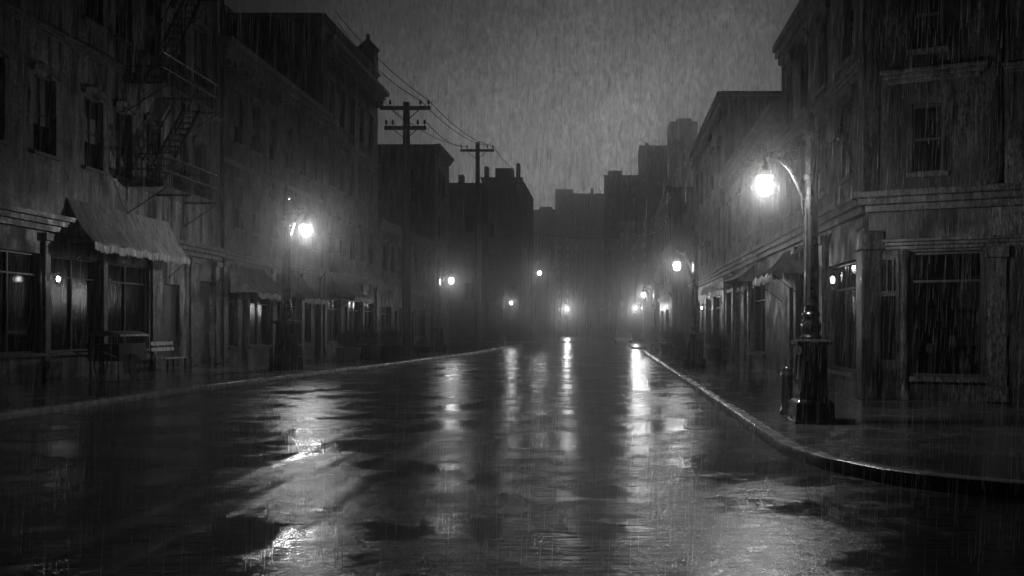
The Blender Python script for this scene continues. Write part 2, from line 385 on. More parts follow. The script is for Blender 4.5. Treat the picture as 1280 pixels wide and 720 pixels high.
WCACHE = {}
BR = random.Random(21)
def window(*a, **k):
    o = window_(*a, **k)
    if k.get('style', 'sash') == 'sash' and not k.get('far') and BR.random() < .45:
        w = a[2][1] - a[2][0]; h = a[2][3] - a[2][2]; q = BR.choice([.25, .4, .45, .6, .85])
        MB().box(-w / 2 + .06, w / 2 - .06, .0245, .0275, h * (1 - q) - .05, h - .06).build('blind', M['blind'], o, local=True)
    return o
def window_(root, fr, op, wallmat='stone', hood=True, sill=True, style='sash', panemat='pane', far=False):
    u0, u1, w0, w1 = op[:4]; w = round(u1 - u0, 3); h = round(w1 - w0, 3)
    key = (w, h, style, hood, sill, panemat, wallmat, far)
    loc = fr.p((u0 + u1) / 2, w0, -.16) - root.location
    if key in WCACHE:
        o = copy_tree(WCACHE[key]); o.parent = root; o.location = loc; o.rotation_euler = (0, 0, fr.ang); return o
    a = w / 2; f = .055
    mb = MB()
    mb.box(-a, -a + f, -.04, .03, 0, h); mb.box(a - f, a, -.04, .03, 0, h); mb.box(-a + f, a - f, -.04, .03, 0, f); mb.box(-a + f, a - f, -.04, .03, h - f, h)
    if not far:
        if style == 'sash':
            mb.box(-a + f, a - f, -.03, .02, h * .5 - .025, h * .5 + .025)
            if w > .8: mb.box(-.014, .014, -.02, .01, f, h * .5 - .025); mb.box(-.014, .014, -.02, .01, h * .5 + .025, h - f)
        elif style == 'shop':
            k = max(1, round(w / 1.3))
            for i in range(1, k): x = -a + w * i / k; mb.box(x - .025, x + .025, -.03, .02, f, h - f)
            mb.box(-a + f, a - f, -.025, .015, h - .62, h - .575)
        elif style == 'bars':
            for i in range(1, 4): x = -a + w * i / 4; mb.box(x - .012, x + .012, -.02, .01, f, h - f)
    o = mb.build('window', M['wood'], root, local=True); o.location = loc; o.rotation_euler = (0, 0, fr.ang)
    p = MB().box(-a + f * .5, a - f * .5, .031, .038, f * .5, h - f * .5); p.build('pane', M[panemat], o, local=True)
    if sill: MB().box(-a - .1, a + .1, -.26, -.03, -.1, -.003).build('sill', M[wallmat], o, local=True)
    if hood:
        b = MB(); n = 7; rise = .14     # segmental arch hood standing proud of the wall
        pts = [(-a - .12 + (w + .24) * i / n, h + .02 + rise * math.sin(math.pi * i / n)) for i in range(n + 1)]
        for i in range(n):
            (x0, z0_), (x1, z1_) = pts[i], pts[i + 1]
            b.hexa([(x0, -.25, z0_), (x1, -.25, z1_), (x1, -.163, z1_), (x0, -.163, z0_), (x0, -.27, z0_ + .16), (x1, -.27, z1_ + .16), (x1, -.163, z1_ + .16), (x0, -.163, z0_ + .16)])
        b.build('hood', M[wallmat], o, local=True)
    WCACHE[key] = o
    return o

def door(root, fr, u0, u1, w1, w0=.15):
    o = MB()
    o.fbox(fr, u0, u1, -.2, -.14, w0, w1)
    k = (u1 - u0)
    for a, b in ((.12, .42), (.48, .93)): o.fbox(fr, u0 + k * .18, u1 - k * .18, -.14, -.125, w0 + (w1 - w0) * a, w0 + (w1 - w0) * b)
    d = o.build('door', M['wood'], root, bevel=.008)
    MB().tube([fr.p(u1 - k * .1, 1.05, -.14), fr.p(u1 - k * .1, 1.05, -.07), fr.p(u1 - k * .22, 1.05, -.07)], .012, 6).build('handle', M['chrome'], d)
    return d

def strip(root, name, fr, u0, u1, w0, w1, d, m='stone', under=True, dent=False):
    """moulded cornice or belt: stacked steps, optional dentils"""
    mb = MB(); hgt = w1 - w0
    mb.fbox(fr, u0, u1, .003, d * .4, w0, w0 + hgt * .35)
    mb.fbox(fr, u0 - d * .3, u1 + d * .3, .003, d * .72, w0 + hgt * .353, w0 + hgt * .68)
    mb.fbox(fr, u0 - d * .5, u1 + d * .5, .003, d, w0 + hgt * .683, w1)
    if dent:
        n = int((u1 - u0) / .55)
        for i in range(n):
            u = u0 + (i + .5) * (u1 - u0) / n
            mb.fbox(fr, u - .08, u + .08, .004, d * .62, w0 - hgt * .35, w0 - .003)
    return mb.build(name, M[m], root, bevel=.012)

def pilaster(root, fr, u0, u1, w0, w1, d=.09, m='stone'):
    mb = MB(); mb.fbox(fr, u0, u1, .003, d, w0 + .3, w1 - .22)
    mb.fbox(fr, u0 - .04, u1 + .04, .003, d + .04, w0, w0 + .297); mb.fbox(fr, u0 - .05, u1 + .05, .003, d + .06, w1 - .217, w1)
    return mb.build('pilaster', M[m], root, bevel=.01)

def roofcap(root, poly, h, z=None):
    mb = MB(); mb.add([(a, b, h) for a, b in poly], [tuple(range(len(poly)))]); mb.build('roof', M['roof'], root)

def rect_left(y0, y1, xf=-16, dep=13): return [(xf - dep, y0), (xf, y0), (xf, y1), (xf - dep, y1)]
def rect_right(y0, y1, xf=5.4, dep=13): return [(xf, y0), (xf + dep, y0), (xf + dep, y1), (xf, y1)]

def awning(root, fr, u0, u1, top, bot, proj, name='awning', folds=9, label=None):
    mb = MB(); nu = max(16, int((u1 - u0) * 8)); nv = 7; th = .02
    rnd = random.Random(int(u0 * 10))
    ph = [rnd.uniform(0, 6) for _ in range(4)]
    def P(i, j, off=0):
        u = u0 + (u1 - u0) * i / nu; s = j / nv
        sag = .08 * math.sin(math.pi * s) * (1 + .4 * math.sin(u * 3.1 + ph[0])) + .035 * math.sin(u * folds / 1.3 + ph[1] + s * 2) * s
        d = .02 + proj * s; w = top + (bot - top) * (s ** .9) - sag
        return fr.p(u, w - off, d)
    vs = []; fs = []
    for off in (0, th):
        for i in range(nu + 1):
            for j in range(nv + 1): vs.append(P(i, j, off))
    n2 = (nu + 1) * (nv + 1); idx = lambda i, j, o=0: o * n2 + i * (nv + 1) + j
    for i in range(nu):
        for j in range(nv):
            fs.append((idx(i, j), idx(i, j + 1), idx(i + 1, j + 1), idx(i + 1, j))); fs.append((idx(i, j, 1), idx(i + 1, j, 1), idx(i + 1, j + 1, 1), idx(i, j + 1, 1)))
        fs.append((idx(i, 0), idx(i + 1, 0), idx(i + 1, 0, 1), idx(i, 0, 1)))
        fs.append((idx(i, nv), idx(i, nv, 1), idx(i + 1, nv, 1), idx(i + 1, nv)))
    for j in range(nv):
        fs.append((idx(0, j), idx(0, j, 1), idx(0, j + 1, 1), idx(0, j + 1))); fs.append((idx(nu, j), idx(nu, j + 1), idx(nu, j + 1, 1), idx(nu, j, 1)))
    mb.add(vs, fs)
    a = mb.build(name, M['canvas'], root, smooth=True)
    v = MB(); nd = nu * 2; vs = []; fs = []
    for i in range(nd + 1):
        q = P(i / 2, nv); sc = .2 + .06 * abs(math.sin(math.pi * i / 4))
        qq = q + fr.n * .025 * math.sin(i * .9)
        vs += [q + Vector((0, 0, -.015)), qq + Vector((0, 0, -sc)), q + Vector((0, 0, -.015)) + fr.n * .015, qq + Vector((0, 0, -sc)) + fr.n * .015]
    for i in range(nd):
        b = i * 4; fs += [(b, b + 4, b + 5, b + 1), (b + 2, b + 3, b + 7, b + 6), (b + 1, b + 5, b + 7, b + 3)]
    v.add(vs, fs).build('valance', M['canvas'], a, smooth=True)
    for ii, s_ in ((0, 1), (nu, -1)):        # canvas cheek closing each end
        q = MB(); a0 = [P(ii, j) for j in range(nv + 1)]; low = fr.p(u0 + (u1 - u0) * ii / nu, bot, .02)
        off = fr.t * .012 * s_
        vsx = [p_ + off for p_ in a0] + [low + off] + [p_ + off * 2 for p_ in a0] + [low + off * 2]; k_ = nv + 2
        q.add(vsx, [tuple(range(k_)), tuple(range(2 * k_ - 1, k_ - 1, -1))] + [(i, (i + 1) % k_, (i + 1) % k_ + k_, i + k_) for i in range(k_)])
        q.build('cheek', M['canvas'], a)
    r = MB()
    for u in (u0 + .03, u1 - .03): r.tube([fr.p(u, bot - .7, .03), fr.p(u, bot - .04, proj)], .014, 6)
    r.tube([fr.p(u0, bot - .04, proj), fr.p(u1, bot - .04, proj)], .016, 6)
    r.build('awning_frame', M['iron'], a)
    return a

def building(name, label, cat, poly, h, edges, wallmat='stucco', trim='stone', group=None, far=False, parapet=.0):
    c = sum((Vector((p[0], p[1], 0)) for p in poly), Vector()) / len(poly)
    root = empty(name, c); tag(root, label, cat, group)
    ops = {}
    for e, spec in edges.items(): ops[e] = [o for o in spec.get('win', [])] + [o for o in spec.get('shop', [])] + [o for o in spec.get('doors', [])]
    w = shell(poly, h, ops).build('wall', M[wallmat], root)
    roofcap(root, poly, h - .02)
    for e, spec in edges.items():
        fr = Fr(poly[e], poly[(e + 1) % len(poly)])
        for o in spec.get('win', []): window(root, fr, o, trim, hood=spec.get('hood', True) and not far, sill=not far, far=far)
        for o in spec.get('shop', []): window(root, fr, o, trim, hood=False, sill=True, style='shop', panemat=spec.get('glass', 'pane'))
        for o in spec.get('doors', []): door(root, fr, o[0], o[1], o[3], o[2])
        for s in spec.get('strips', []): strip(root, s[0], fr, s[1], s[2], s[3], s[4], s[5], trim, dent=len(s) > 6)
        for s in spec.get('pil', []): pilaster(root, fr, *s, m=trim)
    return root

def wl(y0, centres, w, h0, h1): return [(c - y0 - w / 2, c - y0 + w / 2, h0, h1) for c in centres]

# --- left row
y0, y1 = 8.0, 36.6
wins = []
for (a, b) in ((6.55, 8.75), (11.1, 13.3), (15.2, 17.2)):
    wins += wl(y0, [11, 13, 16, 18, 21, 23, 25.2, 27.6, 29.3, 31.2, 33.1, 34.75], 1.02, a, b)
L1 = building('apartment_building', 'tall dark stuccoed apartment house with fire escape and big awning at left', 'building', rect_left(y0, y1), 18.6,
    {1: dict(win=wins, shop=[(2, 6.4, .9, 3.7), (8, 12.4, .9, 3.7), (14.6, 17, .9, 3.7), (17.4, 19.9, .9, 3.7), (20.3, 22.9, .9, 3.7)],
             doors=[(13, 14.1, .15, 3.2), (26.7, 27.9, .15, 3.45), (24.0, 25.1, .15, 3.2)],
             strips=[('belt_course', 0, 28.6, 4.35, 4.85, .3), ('belt_course', 0, 28.6, 9.95, 10.2, .16), ('cornice', 0, 28.6, 17.7, 18.6, .75, 1)],
             pil=[(17.08, 17.32, .15, 4.3), (19.98, 20.22, .15, 4.3), (23.0, 23.5, .15, 4.3), (25.85, 26.5, .15, 4.3), (28.0, 28.5, .15, 4.3)])}, wallmat='stucco_dim')
f1 = Fr((-16, y0), (-16, y1))
awning(L1, f1, 18.2, 24.2, 5.45, 4.12, .8)
MB().tube([(-15.9, 36.55, .15), (-15.9, 36.55, 17.6)], .07, 8).build('drain_pipe', M['iron'], L1)
y0, y1 = 36.65, 49.6
wins = []
for (a, b) in ((5.9, 7.8), (9.6, 11.7)): wins += wl(y0, [38.4, 40.3, 42.4, 44.5, 46.5, 48.3], .95, a, b)
L2 = building('brick_building', 'three storey brick house with bracketed cornice behind the left street lamp', 'building', rect_left(y0, y1, -16.02), 13.6,
    {1: dict(win=wins, shop=[(.8, 1.7, .8, 3.3), (3.0, 5.4, .8, 3.3), (7.2, 9.4, .8, 3.3), (10, 11.2, .8, 3.3)], doors=[(2.0, 2.8, .15, 2.9), (6.0, 6.9, .15, 2.9), (11.6, 12.5, .15, 2.9)],
             strips=[('belt_course', 0, 12.9, 4.5, 4.9, .3), ('belt_course', 0, 12.9, 8.55, 8.75, .12), ('cornice', 0, 12.9, 12.8, 13.6, .6, 1)],
             pil=[(.1, .5, .15, 4.4), (5.5, 5.9, .15, 4.4), (9.5, 9.9, .15, 4.4), (12.55, 12.85, .15, 4.4)])}, wallmat='brick')
f2 = Fr((-16.02, y0), (-16.02, y1))
awning(L2, f2, .9, 4.6, 4.3, 3.1, 1.2); awning(L2, f2, 6.3, 9.6, 4.3, 3.05, 1.3)
y0, y1 = 49.65, 61.5
wins = []
for (a, b) in ((5.9, 8), (9.8, 12), (13.6, 15.8)): wins += wl(y0, [51.3, 53.3, 55.4, 57.5, 59.7], 1.0, a, b)
L3 = building('brick_building', 'tallest building of the left row with heavy parapet and corner finial', 'building', rect_left(y0, y1, -15.98), 19.2,
    {1: dict(win=wins, shop=[(.8, 3.4, .8, 3.3), (5, 7.6, .8, 3.3), (8.4, 10.8, .8, 3.3)], doors=[(3.8, 4.7, .15, 2.9)],
             strips=[('belt_course', 0, 11.8, 4.5, 4.9, .3), ('belt_course', 0, 11.8, 12.7, 12.95, .15), ('cornice', 0, 11.8, 17.1, 18.0, .75, 1), ('parapet_cap', 0, 11.8, 18.9, 19.2, .2)],
             pil=[(.1, .5, .15, 4.4), (7.8, 8.2, .15, 4.4), (11.3, 11.7, .15, 4.4)]),
     0: dict(win=[(9.3, 10.2, 14.6, 16.2), (6.3, 7.2, 14.6, 16.2)], hood=False, strips=[('parapet_cap', 0, 13, 18.9, 19.2, .2)])}, wallmat='stucco_dark')
f3 = Fr((-15.98, y0), (-15.98, y1))
awning(L3, f3, 2.0, 6.0, 4.35, 3.4, 1.2)
MB().box(-26.5, -22, 51, 56, 19.2, 19.2 + 1.0).build('roof_hatch', M['stucco_dark'], L3)
mb = MB(); mb.box(-17.0, -15.9, 60.2, 61.3, 19.2, 20.6); mb.lathe([(.75, 20.6), (.8, 20.7), (.5, 21.0), (.2, 21.3), (.1, 21.5), (.16, 21.6), (.03, 21.8)], (-16.45, 60.75, 0), 8)
mb.build('corner_turret', M['stucco_dark'], L3)
y0, y1 = 61.55, 80
wins = wl(y0, [63.5, 66, 68.6, 71.2, 74, 77], 1.0, 5.7, 7.6)
L4a = building('row_house', 'low two storey shop row between the two utility poles', 'building', rect_left(y0, y1, -16.03), 9.2,
    {1: dict(win=wins, shop=[(1, 4, .8, 3.2), (6.5, 10, .8, 3.2), (12, 16, .8, 3.2)], doors=[(4.8, 5.8, .15, 2.9), (10.6, 11.6, .15, 2.9)],
             strips=[('belt_course', 0, 18.4, 4.4, 4.75, .25), ('cornice', 0, 18.4, 8.6, 9.2, .45)])}, wallmat='brick')
y0, y1 = 80.05, 87.0
L4 = building('brick_building', 'flat roofed four storey block on the far left street corner', 'building', rect_left(y0, y1, -15.6, 16), 18.2,
    {1: dict(win=wl(y0, [82, 84.2], 1, 6, 8) + wl(y0, [82, 84.2], 1, 10, 12) + wl(y0, [82, 84.2], 1, 14, 16), strips=[('cornice', 0, 6.9, 17.5, 18.2, .5)]),
     0: dict(win=[(13, 14, 11, 13), (10, 11, 11, 13), (7, 8, 11, 13), (13, 14, 14.2, 16), (10, 11, 14.2, 16), (7, 8, 14.2, 16)], hood=False)}, wallmat='stucco_dark')

# --- right row
A, B = Vector((5.4, 18.4)), None
dv = Vector((.92, -.39)).normalized(); B = A + dv * 7.2
poly = [tuple(A), tuple(B), (19, 15.5), (19, 27.6), (5.4, 27.6)]
TH = 10.4
def fs_(y): return 27.6 - y    # u on the street face (edge 4 runs from y=29.6 towards the camera)
st_w = []
for (a, b) in ((5.0, 6.7), (7.6, 9.4)): st_w += [(fs_(y) - .45, fs_(y) + .45, a, b) for y in (20.0, 22.2, 24.4, 26.4)]
fr_w = [(.86, 1.46, 4.75, 6.15), (.86, 1.46, 7.25, 8.75), (3.2, 3.8, 4.75, 6.15), (3.2, 3.8, 7.25, 8.75), (5.2, 5.8, 4.75, 6.15), (5.2, 5.8, 7.25, 8.75)]
R1 = building('corner_shop_building', 'pale stone corner building with glazed shopfront beside the near lamp post', 'building', poly, TH,
    {0: dict(win=fr_w, shop=[(.82, 2.2, .62, 3.15), (2.95, 4.4, .62, 3.15), (4.8, 6.6, .62, 3.15)], glass='glass', doors=[], hood=False,
             strips=[('ledge', .4, 2.15, 6.58, 6.82, .28), ('cornice', -.05, 7.2, 3.98, 4.38, .42), ('architrave', 0, 7.2, 3.2, 3.42, .14), ('belt_course', 2.6, 7.2, 6.6, 6.78, .12)],
             pil=[(-.02, .1, .15, 3.2, .07), (2.28, 2.62, .15, 3.2), (4.45, 4.75, .15, 3.2)]),
     4: dict(win=st_w, shop=[(fs_(21.9), fs_(19.3), .62, 3.1), (fs_(25.0), fs_(22.4), .62, 3.1)], doors=[(fs_(26.4), fs_(25.5), .15, 2.8)], hood=True, glass='pane',
             strips=[('cornice', 0, 9.2, 3.98, 4.38, .42), ('belt_course', 0, 9.2, 6.95, 7.2, .2), ('roof_cornice', 0, 9.2, 9.75, 10.4, .26)],
             pil=[(fs_(22.3), fs_(22.0), .15, 3.9), (fs_(25.4), fs_(25.1), .15, 3.9), (fs_(18.75), fs_(18.42), .15, 3.9)])}, wallmat='stucco')
f5 = Fr(poly[0], poly[1]); f6 = Fr(poly[4], poly[0])
# glazed shop door with barred transom, free column, corner pier
o = MB(); u0, u1 = .13, .62
o.fbox(f5, u0, u0 + .07, .01, .06, .15, 3.1); o.fbox(f5, u1 - .07, u1, .01, .06, .15, 3.1)
o.fbox(f5, u0 + .07, u1 - .07, .01, .055, .15, .95); o.fbox(f5, u0 + .07, u1 - .07, .01, .055, 2.25, 2.36); o.fbox(f5, u0 + .07, u1 - .07, .01, .055, 3.0, 3.1)
for i in range(3): x = u0 + .07 + (u1 - u0 - .14) * (i + .5) / 3; o.fbox(f5, x - .018, x + .018, .012, .05, 2.36, 3.0)
d = o.build('door', M['stucco'], R1)
p_ = MB().fbox(f5, u0 + .07, u1 - .07, .014, .02, .95, 2.25); p_.fbox(f5, u0 + .07, u1 - .07, .008, .011, 2.36, 3.0); p_.build('pane', M['pane'], d)
MB().tube([f5.p(u1 - .035, 1.1, .06), f5.p(u1 - .035, 1.1, .11), f5.p(u1 - .035, 1.3, .11), f5.p(u1 - .035, 1.3, .06)], .01, 6).build('handle', M['chrome'], d)
c = f5.p(.71, 0, .16)
MB().lathe([(.12, .14), (.12, .32), (.085, .38), (.08, .5), (.068, 2.9), (.075, 2.95), (.07, 3.0), (.11, 3.08), (.11, 3.19)], (c.x, c.y, 0), 12).build('column', M['stone'], R1, smooth=True)
mb = MB(); q = Vector((5.4, 18.4, 0)) + (f5.n + f6.n).normalized() * -.02
for (w0, w1, e) in ((.13, 3.2, .2), (3.2, 3.6, .25), (4.39, 10.3, .17)):
    mb.box(q.x - e, q.x + e, q.y - e, q.y + e, w0, w1)
mb.build('corner_pier', M['stucco_dark'], R1, bevel=.02)
MB().tube([f5.p(2.45, 4.4, .1), f5.p(2.45, 10.3, .1)], .06, 8).build('drain_pipe', M['iron'], R1)
# shop interior behind the clear panes
o = MB(); o.fbox(f5, .1, 6.9, -2.6, -.26, .02, .13); o.build('shop_floor', M['wood'], R1)
o = MB(); o.fbox(f5, .1, 6.9, -2.7, -2.6, .13, 3.9); o.fbox(f5, .0, .08, -2.6, -.3, .13, 3.9); o.fbox(f5, 2.2, 2.3, -2.6, -.3, .13, 3.9); o.build('inner_wall', M['stucco'], R1)
o = MB(); o.fbox(f5, .1, 2.18, -2.6, -.26, 3.4, 3.5); o.build('shop_ceiling', M['stucco'], R1)
o = MB(); o.fbox(f5, .84, 2.16, -.8, -.28, .5, .62)
for k in (0.3, 1.1): o.fbox(f5, .9, 2.15, -2.58, -2.3, k + .9, k + .95)
o.build('display_shelf', M['wood'], R1)
aw = awning(R1, f6, fs_(27.3), fs_(24.2), 3.9, 3.1, .9)

y0, y1 = 27.65, 41.2
rr = rect_right(y0, y1, 5.42)
def rs(y): return y1 - y
R2 = building('brick_building', 'low brick shop with a lit canvas awning behind the near lamp', 'building', rr, 8.6,
    {3: dict(win=[(rs(y) - .5, rs(y) + .5, 5.2, 7.1) for y in (29, 31.5, 34, 36.8, 39.5)],
             shop=[(rs(33.6), rs(30.6), .7, 3.2), (rs(40.6), rs(38.9), .7, 3.2)], doors=[(rs(35.4), rs(34.2), .15, 3.1), (rs(37.6), rs(36.4), .15, 3.1)],
             strips=[('belt_course', 0, 13.5, 4.0, 4.4, .42), ('cornice', 0, 13.5, 8.0, 8.6, .4, 1)],
             pil=[(rs(34.0), rs(33.7), .15, 3.95), (rs(38.4), rs(37.9), .15, 3.95)])}, wallmat='brick')
f7 = Fr(rr[3], rr[0])
awning(R2, f7, rs(40.8), rs(33.0), 3.95, 3.35, 1.1)
y0, y1 = 41.25, 55.8
rr = rect_right(y0, y1, 5.38)
R3 = building('brick_building', 'three storey flat roofed building midway along the right side', 'building', rr, 12.6,
    {3: dict(win=[(y1 - y - .5, y1 - y + .5, a, b) for (a, b) in ((5.2, 7.2), (8.7, 10.6)) for y in (43, 45.6, 48.2, 50.8, 53.4)],
             shop=[(1, 4, .7, 3.2), (7, 9.6, .7, 3.2), (10.5, 13.4, .7, 3.2)], doors=[(5, 6, .15, 3)],
             strips=[('belt_course', 0, 14.5, 4.0, 4.35, .35), ('cornice', 0, 14.5, 11.8, 12.6, .3, 1)]),
     0: dict(win=[(1.5, 2.5, 9.4, 11), (4.5, 5.5, 9.4, 11)], hood=False, strips=[('parapet_cap', 0, 13, 12.3, 12.6, .15)])}, wallmat='stucco_dark')
MB().box(5.6, 6.6, 46, 46.8, 12.6, 13.5).build('chimney', M['brick'], R3)
y0, y1 = 69, 85.5
rr = rect_right(y0, y1, 5.0, 14)
R4 = building('brick_building', 'dark three storey block beyond the side street on the right', 'building', rr, 12.6,
    {3: dict(win=[(y1 - y - .5, y1 - y + .5, a, b) for (a, b) in ((5.2, 7.2), (8.7, 10.6)) for y in (71, 74, 77, 80, 83)], shop=[(2, 6, .7, 3.2), (9, 13, .7, 3.2)],
             strips=[('belt_course', 0, 16.5, 4.0, 4.35, .3), ('cornice', 0, 16.5, 11.9, 12.6, .5)]),
     0: dict(win=[(1.5, 2.5, 5, 7), (4.5, 5.5, 5, 7), (1.5, 2.5, 8.6, 10.6), (4.5, 5.5, 8.6, 10.6)], hood=False)}, wallmat='stucco_dark')

# --- far blocks in the mist
def far_block(name, label, px0, px1, py, Y, dep, extras=()):
    x0 = (px0 - VX) * Y / F; x1 = (px1 - VX) * Y / F; h = hh(py, Y); w = x1 - x0
    nx = max(2, int(w / 3.6)); ws = []
    nf = int((h - 5) / 4)
    for i in range(nx):
        for j in range(nf):
            c = w * (i + .5) / nx; ws.append((c - .6, c + .6, 5 + j * 4, 7 + j * 4))
    po = [(x0, Y), (x1, Y), (x1, Y + dep), (x0, Y + dep)]
    r = building(name, label, 'building', po, h, {0: dict(win=ws, hood=False, strips=[('cornice', 0, w, h - .8, h, .4)])}, wallmat='far', trim='far', far=True)
    for nm, a, b, hx in extras:
        MB().box(x0 + w * a, x0 + w * b, Y + 1, Y + 1 + max(1.2, w * (b - a)), h, h + hx).build(nm, M['far'], r)
    return r
far_block('hotel_building', 'misty building closing the left side with stepped roof and chimneys', 603, 652, 222, 112, 18, [('chimney', .02, .12, 1.6), ('roof_house', .3, .75, 1.4), ('chimney', .84, .93, 2.0)])
far_block('warehouse_building', 'faint low block in the mist at the head of the street', 650, 694, 262, 330, 12, [('roof_house', .55, .9, 1.2)])
far_block('warehouse_building', 'faint broad block in the mist left of the stepped tower', 694, 757, 242, 400, 14, [('roof_house', .0, .35, 2.2), ('chimney', .7, .76, 2.5)])
far_block('office_building', 'misty flat topped block stepping up towards the far tower', 755, 800, 219, 310, 14, [('roof_house', .1, .5, 1.8)])
far_block('office_building', 'middle step of the misty tower cluster on the right', 799, 838, 182, 345, 14, [('chimney', .2, .3, 1.5)])
far_block('tower_building', 'highest misty tower rising above the right hand roofs', 837, 872, 152, 375, 16, [('roof_house', .25, .8, 1.6)])
far_block('row_house', 'misty lower house between the left corner block and the farther utility pole', 540, 602, 229, 106, 12, [('chimney', .5, .6, 1.2)])

# ------------------------------------------------------------------ fire escape on the left building
fe = empty('fire_escape', (-16, 31, 0)); tag(fe, 'black iron fire escape with stair on the left building above the big awning', 'fire escape')
def platform(z, ya, yb, name='landing'):
    xo, xi = -14.75, -15.95
    m = MB()
    for i in range(14): x = xi + (xo - xi) * i / 13; m.box(x - .034, x + .034, ya, yb, z - .05, z)
    for y in (ya, (ya + yb) / 2, yb): m.box(xi, xo, y - .025, y + .025, z - .09, z - .031)
    p = m.build(name, M['iron'], fe)
    m = MB()
    for hz in (.5, 1.0):
        m.tube([(xi, ya, z + hz), (xo, ya, z + hz), (xo, yb, z + hz), (xi, yb, z + hz)], .032, 6)
    k = int((yb - ya) / .16)
    for i in range(k + 1): y = ya + (yb - ya) * i / k; m.tube([(xo, y, z), (xo, y, z + 1)], .018, 5)
    for i in range(8): x = xi + (xo - xi) * i / 7; m.tube([(x, ya, z), (x, ya, z + 1)], .011, 5); m.tube([(x, yb, z), (x, yb, z + 1)], .011, 5)
    m.build('railing', M['iron'], p)
    for y in (ya + .1, yb - .1):
        MB().tube([(xi, y, z), (xi, y, z - .95), (xo + .1, y, z - .09)], .025, 6).build('bracket', M['iron'], p)
for z in (6.35, 9.75, 14.0): platform(z, 29.3, 33.4)
def stair(z0, z1, ya, yb):
    m = MB()
    for x in (-15.55, -14.95):
        m.tube([(x, ya, z0), (x, yb, z1)], .06, 6); m.tube([(x, ya, z0 + .85), (x, yb, z1 + .85)], .03, 6)
    n = 13
    for i in range(1, n):
        t = i / n; y = ya + (yb - ya) * t; z = z0 + (z1 - z0) * t; m.box(-15.55, -14.95, y - .12, y + .12, z - .02, z + .02)
    for i in range(0, n, 3):
        t = i / n; y = ya + (yb - ya) * t; z = z0 + (z1 - z0) * t
        for x in (-15.55, -14.95): m.tube([(x, y, z), (x, y, z + .85)], .012, 5)
    m.build('stair', M['iron'], fe)
stair(6.35, 9.75, 29.6, 32.6); stair(9.75, 14.0, 29.6, 32.8)

